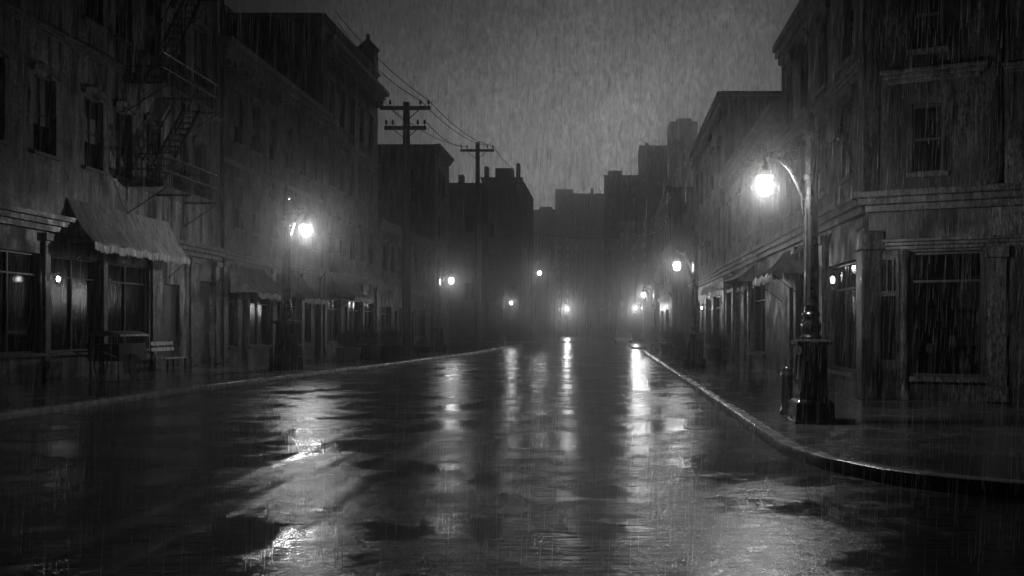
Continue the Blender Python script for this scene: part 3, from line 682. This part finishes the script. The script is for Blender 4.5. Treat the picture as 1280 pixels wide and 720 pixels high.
# ------------------------------------------------------------------ street lamps (local coordinates, arm towards -x)
def lamp_proto():
    r = empty('street_lamp', (0, 0, 0))
    def sq(m, a, z0, z1, b=None):
        b = b or a; m.hexa([(-a, -a, z0), (a, -a, z0), (a, a, z0), (-a, a, z0), (-b, -b, z1), (b, -b, z1), (b, b, z1), (-b, b, z1)])
    m = MB(); sq(m, .315, 0, .05, .315); sq(m, .30, .05, .32, .285); sq(m, .27, .32, .36, .235)
    sq(m, .215, .36, 1.16, .185)
    for s in (-1, 1):                       # raised frames of the panelled faces
        for k in range(2):
            def bx(x0, x1, z0, z1):
                y = .2; a, b = (s * (y - .01), s * (y + .012))
                lo, hi = min(a, b), max(a, b)
                if k == 0: m.box(x0, x1, lo, hi, z0, z1)
                else: m.box(lo, hi, x0, x1, z0, z1)
            bx(-.15, -.125, .48, 1.06); bx(.125, .15, .48, 1.06); bx(-.125, .125, .48, .505); bx(-.125, .125, 1.035, 1.06)
    sq(m, .20, 1.16, 1.2, .27); sq(m, .27, 1.2, 1.245, .27); sq(m, .27, 1.245, 1.28, .17)
    m.build('pedestal', M['postiron'], r, local=True, bevel=.012)
    m = MB(); m.lathe([(.16, 1.27), (.165, 1.31), (.13, 1.36), (.15, 1.42), (.155, 1.5), (.12, 1.57), (.105, 1.6), (.14, 1.64), (.14, 1.67), (.105, 1.71), (.1, 1.78), (.13, 1.8), (.115, 1.83), (.104, 2.4), (.094, 3.7), (.12, 3.72), (.12, 3.8), (.092, 3.83), (.086, 4.35), (.115, 4.37), (.125, 4.43), (.08, 4.47), (.1, 4.52), (.05, 4.58), (.03, 4.64), (.045, 4.68), (.012, 4.76)], n=20)
    for k in range(10):
        a = 2 * math.pi * k / 10; m.tube([(.108 * math.cos(a), .108 * math.sin(a), 1.85), (.094 * math.cos(a), .094 * math.sin(a), 3.68)], .012, 5)
    m.build('pole', M['postiron'], r, local=True, smooth=True)
    X = .715
    def bez(p0, p1, p2, p3, n=14):
        return [(((1 - t) ** 3) * Vector(p0) + 3 * (1 - t) ** 2 * t * Vector(p1) + 3 * (1 - t) * t * t * Vector(p2) + t ** 3 * Vector(p3)) for t in [i / n for i in range(n + 1)]]
    m = MB()
    m.tube(bez((-.07, 0, 3.4), (-.22, 0, 3.5), (-.2, 0, 4.02), (-X, 0, 4.12)), .032, 8)
    m.tube(bez((-.07, 0, 4.42), (-.3, 0, 4.42), (-.2, 0, 4.16), (-X, 0, 4.13)), .022, 8)
    m.tube([Vector((-.26 + .085 * math.cos(a), 0, 4.1 + .085 * math.sin(a))) for a in [i * 2 * math.pi / 16 for i in range(17)]], .018, 6)
    m.tube([Vector((-.26 + .04 * math.cos(a), 0, 4.1 + .04 * math.sin(a))) for a in [i * 2 * math.pi / 12 for i in range(13)]], .01, 6)
    m.tube(bez((-.08, 0, 3.76), (-.2, 0, 3.76), (-.16, 0, 3.62), (-.13, 0, 3.2)), .012, 6)
    m.tube([(-X, 0, 4.19), (-X, 0, 4.0)], .022, 8); m.lathe([(.01, 4.23), (.035, 4.2), (.035, 4.17), (.015, 4.14)], (-X, 0, 0), 10)
    m.build('arm', M['postiron'], r, local=True, smooth=True)
    m = MB()
    m.tube(bez((.07, 0, 4.42), (.2, 0, 4.3), (.3, 0, 4.2), (.38, 0, 4.36)), .022, 8); m.tube(bez((.07, 0, 4.2), (.2, 0, 4.2), (.28, 0, 4.25), (.34, 0, 4.29)), .014, 8)
    m.lathe([(.02, 4.26), (.08, 4.29), (.115, 4.36), (.115, 4.42), (.08, 4.5), (.03, 4.54), (.022, 4.66), (.01, 4.74)], (.47, 0, 0), 14)
    m.build('side_bracket', M['postiron'], r, local=True, smooth=True)
    m = MB(); m.lathe([(.02, 4.02), (.05, 4.0), (.07, 3.93), (.055, 3.9), (.09, 3.88), (.14, 3.82), (.158, 3.765), (.145, 3.76), (.05, 3.775)], (-X, 0, 0), 16)
    for k in range(4):
        a = math.pi / 4 + k * math.pi / 2; m.tube([(-X + .15 * math.cos(a), .15 * math.sin(a), 3.78), (-X + .16 * math.cos(a), .16 * math.sin(a), 3.66)], .007, 5)
    ln = m.build('lantern', M['postiron'], r, local=True, smooth=True)
    m = MB(); m.lathe([(.05, 3.745), (.09, 3.73), (.12, 3.69), (.13, 3.62), (.12, 3.56), (.09, 3.51), (.05, 3.48), (.01, 3.475)], (-X, 0, 0), 14)
    m.build('lamp_globe', M['globe'], ln, local=True, smooth=True)
    ld = bpy.data.lights.new('lamp_light', 'POINT'); ld.shadow_soft_size = .15; ld.energy = GLOW * 39.5 * .0225; ld.use_soft_falloff = False; ld.color = (1, 1, 1)
    lo = bpy.data.objects.new('lamp_light', ld); COL.objects.link(lo); lo.parent = r; lo.location = (-X, 0, 3.615)
    return r
LP = lamp_proto(); G = 'cast iron street lamps'
lamps = [((1014, 13.8), .0, 1.012, 'nearest cast iron street lamp on square pedestal beside the short bollard'),
         ((869, 32.4), R(-30), 1.03, 'second street lamp on the right pavement, before the lit awning'),
         ((818, 57.8), .0, 1.0, 'third street lamp on the right pavement, at the side street corner'),
         ((803, 90.5), .0, .97, 'farthest and smallest street lamp of the right hand row'),
         ((358, 31.1), math.pi + R(68), 1.37, 'large street lamp on the left pavement in front of the brick house'),
         ((548, 54.0), math.pi + R(35), 1.2, 'second street lamp along the left kerb past the first utility pole'),
         ((629, 82.0), math.pi, 1.04, 'third street lamp on the left, at the far street corner'),
         ((702, 150.0), math.pi, 1.3, 'faintest street lamp far away in the mist near the middle of the street')]
for i, ((px, Y), rz, s, lab) in enumerate(lamps):
    o = LP if i == 0 else copy_tree(LP)
    o.location = ((px - VX) * Y / F, Y, PZ + .002); o.rotation_euler = (0, 0, rz); o.scale = (s, s, s)
    for c_ in o.children_recursive:
        if c_.name.startswith('lamp_light'): c_.data = c_.data.copy(); c_.data.shadow_soft_size = .15 * s; c_.data.energy = GLOW * 39.5 * .0225 * s * s
    tag(o, lab, 'street lamp', G)
    if i in (0, 2, 3, 4, 7):          # the far lamps carry stronger bulbs
        for c_ in o.children_recursive:
            if c_.name.startswith('lamp_light'): c_.data = c_.data.copy(); c_.data.energy *= {0: 2.2, 2: 1.8, 3: 4, 4: 1.8, 7: 5}[i]

# wall lanterns
def lantern_proto():
    r = empty('wall_lantern', (0, 0, 0))
    m = MB(); m.box(-.05, .05, -.02, .0, -.1, .12); m.tube([(0, -.02, .08), (0, -.14, .14), (0, -.22, .12)], .011, 6)
    m.lathe([(.015, .13), (.03, .1), (.09, .04), (.095, .025), (.03, .025)], (0, -.22, 0), 8)
    for k in range(4):
        a = math.pi / 4 + k * math.pi / 2; m.tube([(.07 * math.cos(a), -.22 + .07 * math.sin(a), .03), (.05 * math.cos(a), -.22 + .05 * math.sin(a), -.17)], .005, 5)
    m.lathe([(.055, -.17), (.055, -.19), (.01, -.21)], (0, -.22, 0), 8)
    m.build('bracket', M['iron'], r, local=True)
    MB().lathe([(.02, .02), (.045, -.02), (.045, -.09), (.02, -.13)], (0, -.22, 0), 10).build('bulb', M['bulb'], r, local=True, smooth=True)
    return r
WL = lantern_proto()
for i, (x, y, z, rz, lab) in enumerate([(5.34, 20.2 + .0, 2.75, -90, 'small lit lantern on the corner shop wall just right of the near lamp'),
        (5.3, 48.0, 2.75, -90, 'small lit lantern on the far right wall past the awning'),
        (-15.85, 25.2, 3.05, 90, 'dim lit lantern on the shopfront under the big left awning')]):
    o = WL if i == 0 else copy_tree(WL)
    o.location = (x, y, z); o.rotation_euler = (0, 0, R(rz)); tag(o, lab, 'lantern', 'small wall lanterns')

# two little lamps in the shop window
def table_lamp():
    r = empty('table_lamp', (0, 0, 0))
    MB().lathe([(.07, 0), (.07, .015), (.015, .03), (.03, .1), (.035, .16), (.01, .22), (.01, .34)], n=12).build('base', M['stone'], r, local=True, smooth=True)
    MB().lathe([(.02, .3), (.06, .32), (.075, .37), (.06, .42), (.02, .44)], n=12).build('lamp_shade', M['bulb_small'], r, local=True, smooth=True); return r
TL = table_lamp()
for i, (u, d, lab) in enumerate([(1.17, -.5, 'left of two dim table lamps in the corner shop window'), (1.62, -.55, 'right of two dim table lamps in the corner shop window')]):
    o = TL if i == 0 else copy_tree(TL); o.location = f5.p(u, .622, d); o.scale = (1, 1, 1.5 if i == 0 else 1.9); tag(o, lab, 'lamp', 'lamps in the shop window')
o = MB(); c = f5.p(1.9, .622, -.5); o.lathe([(.06, 0), (.11, .08), (.12, .2), (.07, .32), (.045, .36), (.06, .4)], c, 12)
tag(o.build('vase', M['stone'], smooth=True), 'pale round vase at the right end of the corner shop window display', 'vase')

# ------------------------------------------------------------------ utility poles and wires
def pole(px, Y, ytop, arms, label):
    x = (px - VX) * Y / F; H = hh(ytop, Y); r = empty('utility_pole', (x, Y, PZ)); tag(r, label, 'utility pole', 'wooden utility poles')
    H -= PZ
    MB().tube([(0, 0, 0), (.01, 0, H * .5), (0, 0, H)], [.25, .22, .17], 12).build('post', M['polewood'], r, local=True, smooth=True)
    pts = []
    for (dz, wid) in arms:
        z = H - dz; a = MB().box(-wid / 2, wid / 2, -.3, -.17, z - .1, z + .1)
        ao = a.build('crossarm', M['polewood'], r, local=True, bevel=.01)
        b = MB()
        for s in (-1, 1): b.tube([(s * wid * .27, -.24, z - .1), (0, -.2, z - wid * .27)], .025, 6)
        b.build('brace', M['iron'], ao, local=True)
        for s in (-.46, -.3, .3, .46):
            MB().lathe([(.02, 0), (.02, .1), (.07, .12), (.075, .2), (.05, .22), (.06, .27), (.03, .33)], (s * wid, -.235, z + .1), 8).build('insulator', M['iron'], ao, local=True, smooth=True)
            pts.append(Vector((x + s * wid, Y - .235, PZ + z + .4)))
    return pts
p1 = pole(508, 46.0, 128, [(.35, 2.6), (1.38, 2.15)], 'nearer and larger wooden utility pole with two crossarms on left pavement')
p2 = pole(597, 72.0, 178, [(.7, 2.75)], 'farther utility pole with one crossarm on the left pavement')
def wire(a, b, sag, rad, label, name='overhead_wire', n=24):
    a, b = Vector(a), Vector(b)
    pts = [a.lerp(b, i / n) - Vector((0, 0, 4 * sag * (i / n) * (1 - i / n))) for i in range(n + 1)]
    m = MB(); m.tube(pts, rad, 5); return tag(m.build(name, M['wire'], smooth=True), label, 'wire', 'overhead wires')
pa = at(424, 22, 50.5); pb = at(463, 72, 60)
wire(at(419, 14, 50), p1[3], .35, .022, 'highest wire from the tall left parapet down to the nearer pole')
wire(at(422, 28, 50.4), p1[2], .5, .022, 'second wire from the tall left parapet to the nearer pole crossarm')
for k, (i, j, lab) in enumerate([(3, 3, 'outermost wire between the two utility poles on the street side'), (2, 2, 'inner right wire strung between the two utility poles'),
                                 (7, 1, 'lower wire rising from second crossarm to the farther pole'), (0, 0, 'leftmost wire strung between the two utility poles')]):
    wire(p1[i], p2[j], .5, .024, lab)
wire(p2[3], at(648, 212, 112), .5, .03, 'wire running from the farther pole to the misty building')
wire(at(375, 146, 46) + Vector((.15, 0, 0)), at(500, 214, 45.8), .35, .022, 'bright sagging cable from the brick house cornice to nearer pole')
wire(at(600, 274, 71.8), (5.0, 69.2, 9.2), 1.0, .03, 'long sagging span wire across the street carrying the hanging lamp')
# hanging lamp on the span wire
a_, b_ = at(600, 274, 71.8), Vector((5.0, 69.2, 9.2))
t_ = 0.317; cp = a_.lerp(b_, t_) - Vector((0, 0, 4 * 1.0 * t_ * (1 - t_)))
zl = hh(341, cp.y); r = empty('hanging_lamp', (cp.x, cp.y, cp.z)); tag(r, 'lit lamp hanging on a long cord from the wire across the street', 'hanging lamp')
MB().tube([(0, 0, 0), (0, 0, zl - cp.z + .25)], .022, 6).build('cord', M['wire'], r, local=True)
MB().lathe([(.03, zl - cp.z + .3), (.1, zl - cp.z + .25), (.3, zl - cp.z + .12), (.3, zl - cp.z + .1), (.05, zl - cp.z + .12)], n=14).build('shade', M['iron'], r, local=True, smooth=True)
MB().lathe([(.05, zl - cp.z + .1), (.13, zl - cp.z + .05), (.15, zl - cp.z - .04), (.09, zl - cp.z - .13), (.02, zl - cp.z - .16)], n=12).build('bulb', M['globe_hang'], r, local=True, smooth=True)

# ------------------------------------------------------------------ street furniture
def on(px, Y): return ((px - VX) * Y / F, Y, PZ + .002)
# bollard
x, y, z = on(983.5, 15.1); r = empty('bollard', (x, y, z)); tag(r, 'short black iron bollard with domed cap left of the near lamp base', 'bollard')
MB().lathe([(.13, 0), (.13, .05), (.105, .08), (.1, .62), (.115, .64), (.115, .68), (.1, .7), (.098, .74)], n=16).build('post', M['iron'], r, local=True, smooth=True)
MB().lathe([(.1, .74), (.105, .76), (.09, .8), (.05, .83), (.01, .84)], n=16).build('cap', M['iron'], r, local=True, smooth=True)
MB().tube([(.1, 0, .7), (.16, 0, .66), (.165, 0, .56)], .012, 6).build('hook', M['iron'], r, local=True)
# low dark box on the paving beside lamp plinth
x, y, z = on(1052, 13.7); o = MB(); o.box(x - .17, x + .17, y - .16, y + .16, PZ, PZ + .07); tag(o.build('low_box', M['iron'], bevel=.015), 'low dark iron box at the foot of the near lamp', 'utility box')

# bench on the left pavement
def bench():
    x = -15.0; r = empty('park_bench', (x, 30.4, PZ)); tag(r, 'pale slatted bench with its back to the left shopfront', 'bench')
    m = MB()
    for i in range(3): m.box(-.2 + i * .15, -.2 + i * .15 + .11, -.75, .75, .42, .455)
    m.build('seat', M['woodpale'], r, local=True)
    m = MB()
    for i in range(2): m.hexa([(-.28 - i * .03, -.75, .68 + i * .2), (-.25 - i * .03, -.75, .68 + i * .2), (-.25 - i * .03, .75, .68 + i * .2), (-.28 - i * .03, .75, .68 + i * .2), (-.3 - i * .03, -.75, .8 + i * .2), (-.27 - i * .03, -.75, .8 + i * .2), (-.27 - i * .03, .75, .8 + i * .2), (-.3 - i * .03, .75, .8 + i * .2)])
    m.build('backrest', M['woodpale'], r, local=True)
    for s in (-.62, .62):
        MB().box(.18, .23, s - .025, s + .025, 0, .418).build('leg', M['iron'], r, local=True)
        MB().tube([(-.215, s, 0), (-.22, s, .45), (-.345, s, 1.04)], .024, 6).build('leg', M['iron'], r, local=True)
bench()
# covered hand cart under the awning
def cart():
    r = empty('hand_cart', (-14.6, 26.4, PZ)); tag(r, 'dark covered hand cart standing under the big left awning', 'cart')
    m = MB(); m.box(-.45, .45, -.75, .75, .5, 1.0)
    for y in (-.7, .66):
        for x in (-.43, .39): m.box(x, x + .04, y, y + .04, 1.0, 1.24)
    m.build('box', M['wood'], r, local=True, bevel=.01)
    m = MB(); n = 8
    for i in range(n):
        a0, a1 = math.pi * i / n, math.pi * (i + 1) / n
        P = lambda a, rr_, y: (rr_ * math.cos(a) * .52, y, 1.22 + .16 * math.sin(a) * rr_)
        m.hexa([P(a0, .96, -.8), P(a0, 1, -.8), P(a0, 1, .8), P(a0, .96, .8), P(a1, .96, -.8), P(a1, 1, -.8), P(a1, 1, .8), P(a1, .96, .8)])
    m.build('cover', M['canvas'], r, local=True, smooth=True)
    for s in (-1, 1):
        m = MB(); c = Vector((s * .5, 0, .36)); pts = [c + Vector((0, .34 * math.cos(a), .34 * math.sin(a))) for a in [i * 2 * math.pi / 20 for i in range(21)]]
        m.tube(pts, .025, 6)
        for k in range(8): a = k * math.pi / 4; m.tube([c, c + Vector((0, .34 * math.cos(a), .34 * math.sin(a)))], .012, 5)
        m.build('wheel', M['wood'], r, local=True)
    m = MB()
    for s in (-.4, .4): m.tube([(s, -.75, .6), (s, -1.5, .8)], .02, 6); m.tube([(s, -.7, .5), (s, -.7, 0)], .02, 6)
    m.tube([(-.4, -1.5, .8), (.4, -1.5, .8)], .02, 6)
    m.build('handle', M['wood'], r, local=True)
cart()
# planters with shrubs
def planter_proto():
    r = empty('planter', (0, 0, 0))
    m = MB(); m.hexa([(-.38, -.38, 0), (.38, -.38, 0), (.38, .38, 0), (-.38, .38, 0), (-.46, -.46, .5), (.46, -.46, .5), (.46, .46, .5), (-.46, .46, .5)])
    m.box(-.49, .49, -.49, .49, .503, .57); m.build('tub', M['wood'], r, local=True, bevel=.015)
    m = MB(); m.recalc = False; rnd = random.Random(5)
    for i in range(1500):
        v = Vector((rnd.gauss(0, 1), rnd.gauss(0, 1), rnd.gauss(0, 1))).normalized(); k = rnd.random() ** .4
        lump = 1 + .22 * math.sin(v.x * 5 + 1) * math.cos(v.y * 4) + .12 * math.sin(v.z * 7)
        p = Vector((v.x * .52, v.y * .52, v.z * .42)) * k * lump + Vector((0, 0, .93)); s = rnd.uniform(.025, .06)
        a = Vector((rnd.uniform(-1, 1), rnd.uniform(-1, 1), rnd.uniform(-1, 1))).normalized(); b = a.orthogonal().normalized()
        m.add([p - a * s, p + b * s * .5, p + a * s, p - b * s * .5], [(0, 1, 2, 3)])
    m.build('foliage', M['leaf'], r, local=True)
    m = MB(); m.tube([(0, 0, .5), (.02, 0, .9)], .03, 6); m.build('stem', M['polewood'], r, local=True); return r
PP = planter_proto()
for i, (px, Y, s, lab) in enumerate([(436, 40.5, 1.0, 'dark shrub planter nearest the left lamp, before the brick house'),
        (459, 42.5, 1.15, 'larger dark shrub planter between the left lamp and first utility pole'),
        (487, 45.2, 1.1, 'shrub planter standing right beside the nearer utility pole'),
        (528, 50.5, .75, 'small low shrub planter just past the nearer utility pole'),
        (840, 50.0, 1.1, 'shrub planter on the right pavement between second and third lamps'),
        (896, 42.5, .95, 'shrub planter close to the right shopfront under the small lantern'),
        (853, 46.0, .9, 'smaller shrub planter just left of the second right lamp post')]):
    o = PP if i == 0 else copy_tree(PP); o.location = on(px, Y); o.rotation_euler = (0, 0, i * 1.3); o.scale = (s, s, s); tag(o, lab, 'planter', 'shrub planters on the pavements')
# hanging shop sign on the left
fz = f3.p(.4, 5.6, 0); r = empty('shop_sign', fz); tag(r, 'blank pale hanging shop board on iron bracket on the left row', 'sign')
MB().tube([(0, 0, .3), (.95, 0, .3)], .02, 6).tube([(0, 0, .75), (.8, 0, .3)], .012, 6).build('bracket', M['iron'], r, local=True)
MB().box(.2, .85, -.03, .03, -.85, .25).build('board', M['woodpale'], r, local=True, bevel=.01)

# parked car far away
def car(x, y):
    r = empty('parked_car', (x, y, 0)); tag(r, 'dark parked car far off where the street meets the mist', 'car')
    m = MB(); w = .86
    side = [(-2.1, .35), (-2.1, .75), (-1.95, .95), (-1.0, 1.0), (1.5, 1.02), (2.05, .9), (2.12, .6), (2.1, .32)]
    m.add([(-w, b, c) for b, c in side] + [(w, b, c) for b, c in side], [tuple(range(8)), tuple(range(15, 7, -1))] + [(i, (i + 1) % 8, (i + 1) % 8 + 8, i + 8) for i in range(8)])
    m.build('body', M['carpaint'], r, local=True, bevel=.06)
    m = MB(); cb = [(-1.05, 1.0, .78), (-.5, 1.48, .62), (.9, 1.5, .62), (1.5, 1.02, .76)]
    m.add([(-q, b, c) for b, c, q in cb] + [(q, b, c) for b, c, q in cb], [(0, 1, 2, 3), (7, 6, 5, 4), (0, 4, 5, 1), (1, 5, 6, 2), (2, 6, 7, 3), (3, 7, 4, 0)])
    m.build('cabin', M['carpaint'], r, local=True, bevel=.04)
    MB().add([(-.66, -1.0, 1.07), (.66, -1.0, 1.07), (.55, -.58, 1.43), (-.55, -.58, 1.43), (-.66, -.97, 1.07), (.66, -.97, 1.07), (.55, -.55, 1.43), (-.55, -.55, 1.43)], [(0, 1, 2, 3), (4, 7, 6, 5), (0, 4, 5, 1), (2, 6, 7, 3)]).build('windscreen', M['pane'], r, local=True)
    for sx in (-1, 1):
        for sy in (-1.35, 1.35):
            wo = MB(); wo.tube([(sx * .7, sy, .32), (sx * .88, sy, .32)], .32, 18); t = wo.build('wheel', M['rubber'], r, local=True)
            MB().tube([(sx * .86, sy, .32), (sx * .9, sy, .32)], .18, 14).build('rim', M['chrome'], t, local=True)
        MB().lathe([(.02, -.1), (.1, -.05), (.1, .05), (.02, .1)], (sx * .62, -2.1, .72), 10).build('headlight', M['chrome'], r, local=True, smooth=True)
        MB().box(sx * .5 - .1, sx * .5 + .1, 2.09, 2.14, .7, .82).build('tail_light', M['pane'], r, local=True)
    m = MB(); m.box(-.8, .8, -2.2, -2.12, .36, .5); m.build('bumper', M['chrome'], r, local=True)
car(1.55, 92.5)

# ------------------------------------------------------------------ rain
def rain():
    rnd = random.Random(11); m = MB(); m.recalc = False; vs = []; fs = []
    for i in range(40000):
        Y = 5 + 60 * rnd.random() ** 1.5
        x = rnd.uniform(-.75 * Y - 1, .55 * Y + 1); z = rnd.uniform(.02, max(3.0, 1.6 + .36 * Y))
        if x < -15.8 or (x > 5.2 and Y > 17): continue
        ln = rnd.uniform(.1, .45); w = rnd.uniform(.0005, .0013) + .00006 * Y; tl = ln * .05
        b = len(vs); a = rnd.uniform(0, 3.14); dx, dy = math.cos(a) * w, math.sin(a) * w
        vs += [(x - dx, Y - dy, z), (x + dx, Y + dy, z), (x + tl, Y, z + ln), (x - dy + tl * .3, Y + dx, z + .01), (x + dy + tl * .3, Y - dx, z + .01)]
        fs += [(b, b + 1, b + 2), (b + 3, b + 4, b + 2)]
    m.v = [Vector(v) for v in vs]; m.f = fs
    mt = bpy.data.materials.new('rain_water'); mt.use_nodes = True; n = mt.node_tree.nodes; l = mt.node_tree.links; n.remove(n['Principled BSDF'])
    d = n.new('ShaderNodeBsdfDiffuse'); d.inputs[0].default_value = (.8, .8, .8, 1); t = n.new('ShaderNodeBsdfTranslucent'); t.inputs[0].default_value = (.8, .8, .8, 1)
    tr = n.new('ShaderNodeBsdfTransparent'); mx = n.new('ShaderNodeMixShader'); mx.inputs[0].default_value = .5; l.new(d.outputs[0], mx.inputs[1]); l.new(t.outputs[0], mx.inputs[2])
    m2 = n.new('ShaderNodeMixShader'); m2.inputs[0].default_value = .35; l.new(tr.outputs[0], m2.inputs[1]); l.new(mx.outputs[0], m2.inputs[2]); l.new(m2.outputs[0], n['Material Output'].inputs[0])
    tag(m.build('rain', mt), 'thin falling rain streaks all over the street', 'rain', kind='stuff')
rain()

# ------------------------------------------------------------------ haze
o = MB().box(-110, 110, -13, 480, -1.05, 95)
hz = bpy.data.materials.new('haze'); hz.use_nodes = True; n = hz.node_tree.nodes; l = hz.node_tree.links; n.remove(n['Principled BSDF'])
v = n.new('ShaderNodeVolumePrincipled'); v.inputs['Color'].default_value = (.9, .9, .9, 1); v.inputs['Density'].default_value = HAZE; v.inputs['Anisotropy'].default_value = .95
l.new(v.outputs[0], n['Material Output'].inputs['Volume'])
ho = o.build('haze', hz); tag(ho, 'thin rainy mist filling the night street', 'haze', kind='stuff')
for c in (PP, TL, WL, LP): pass
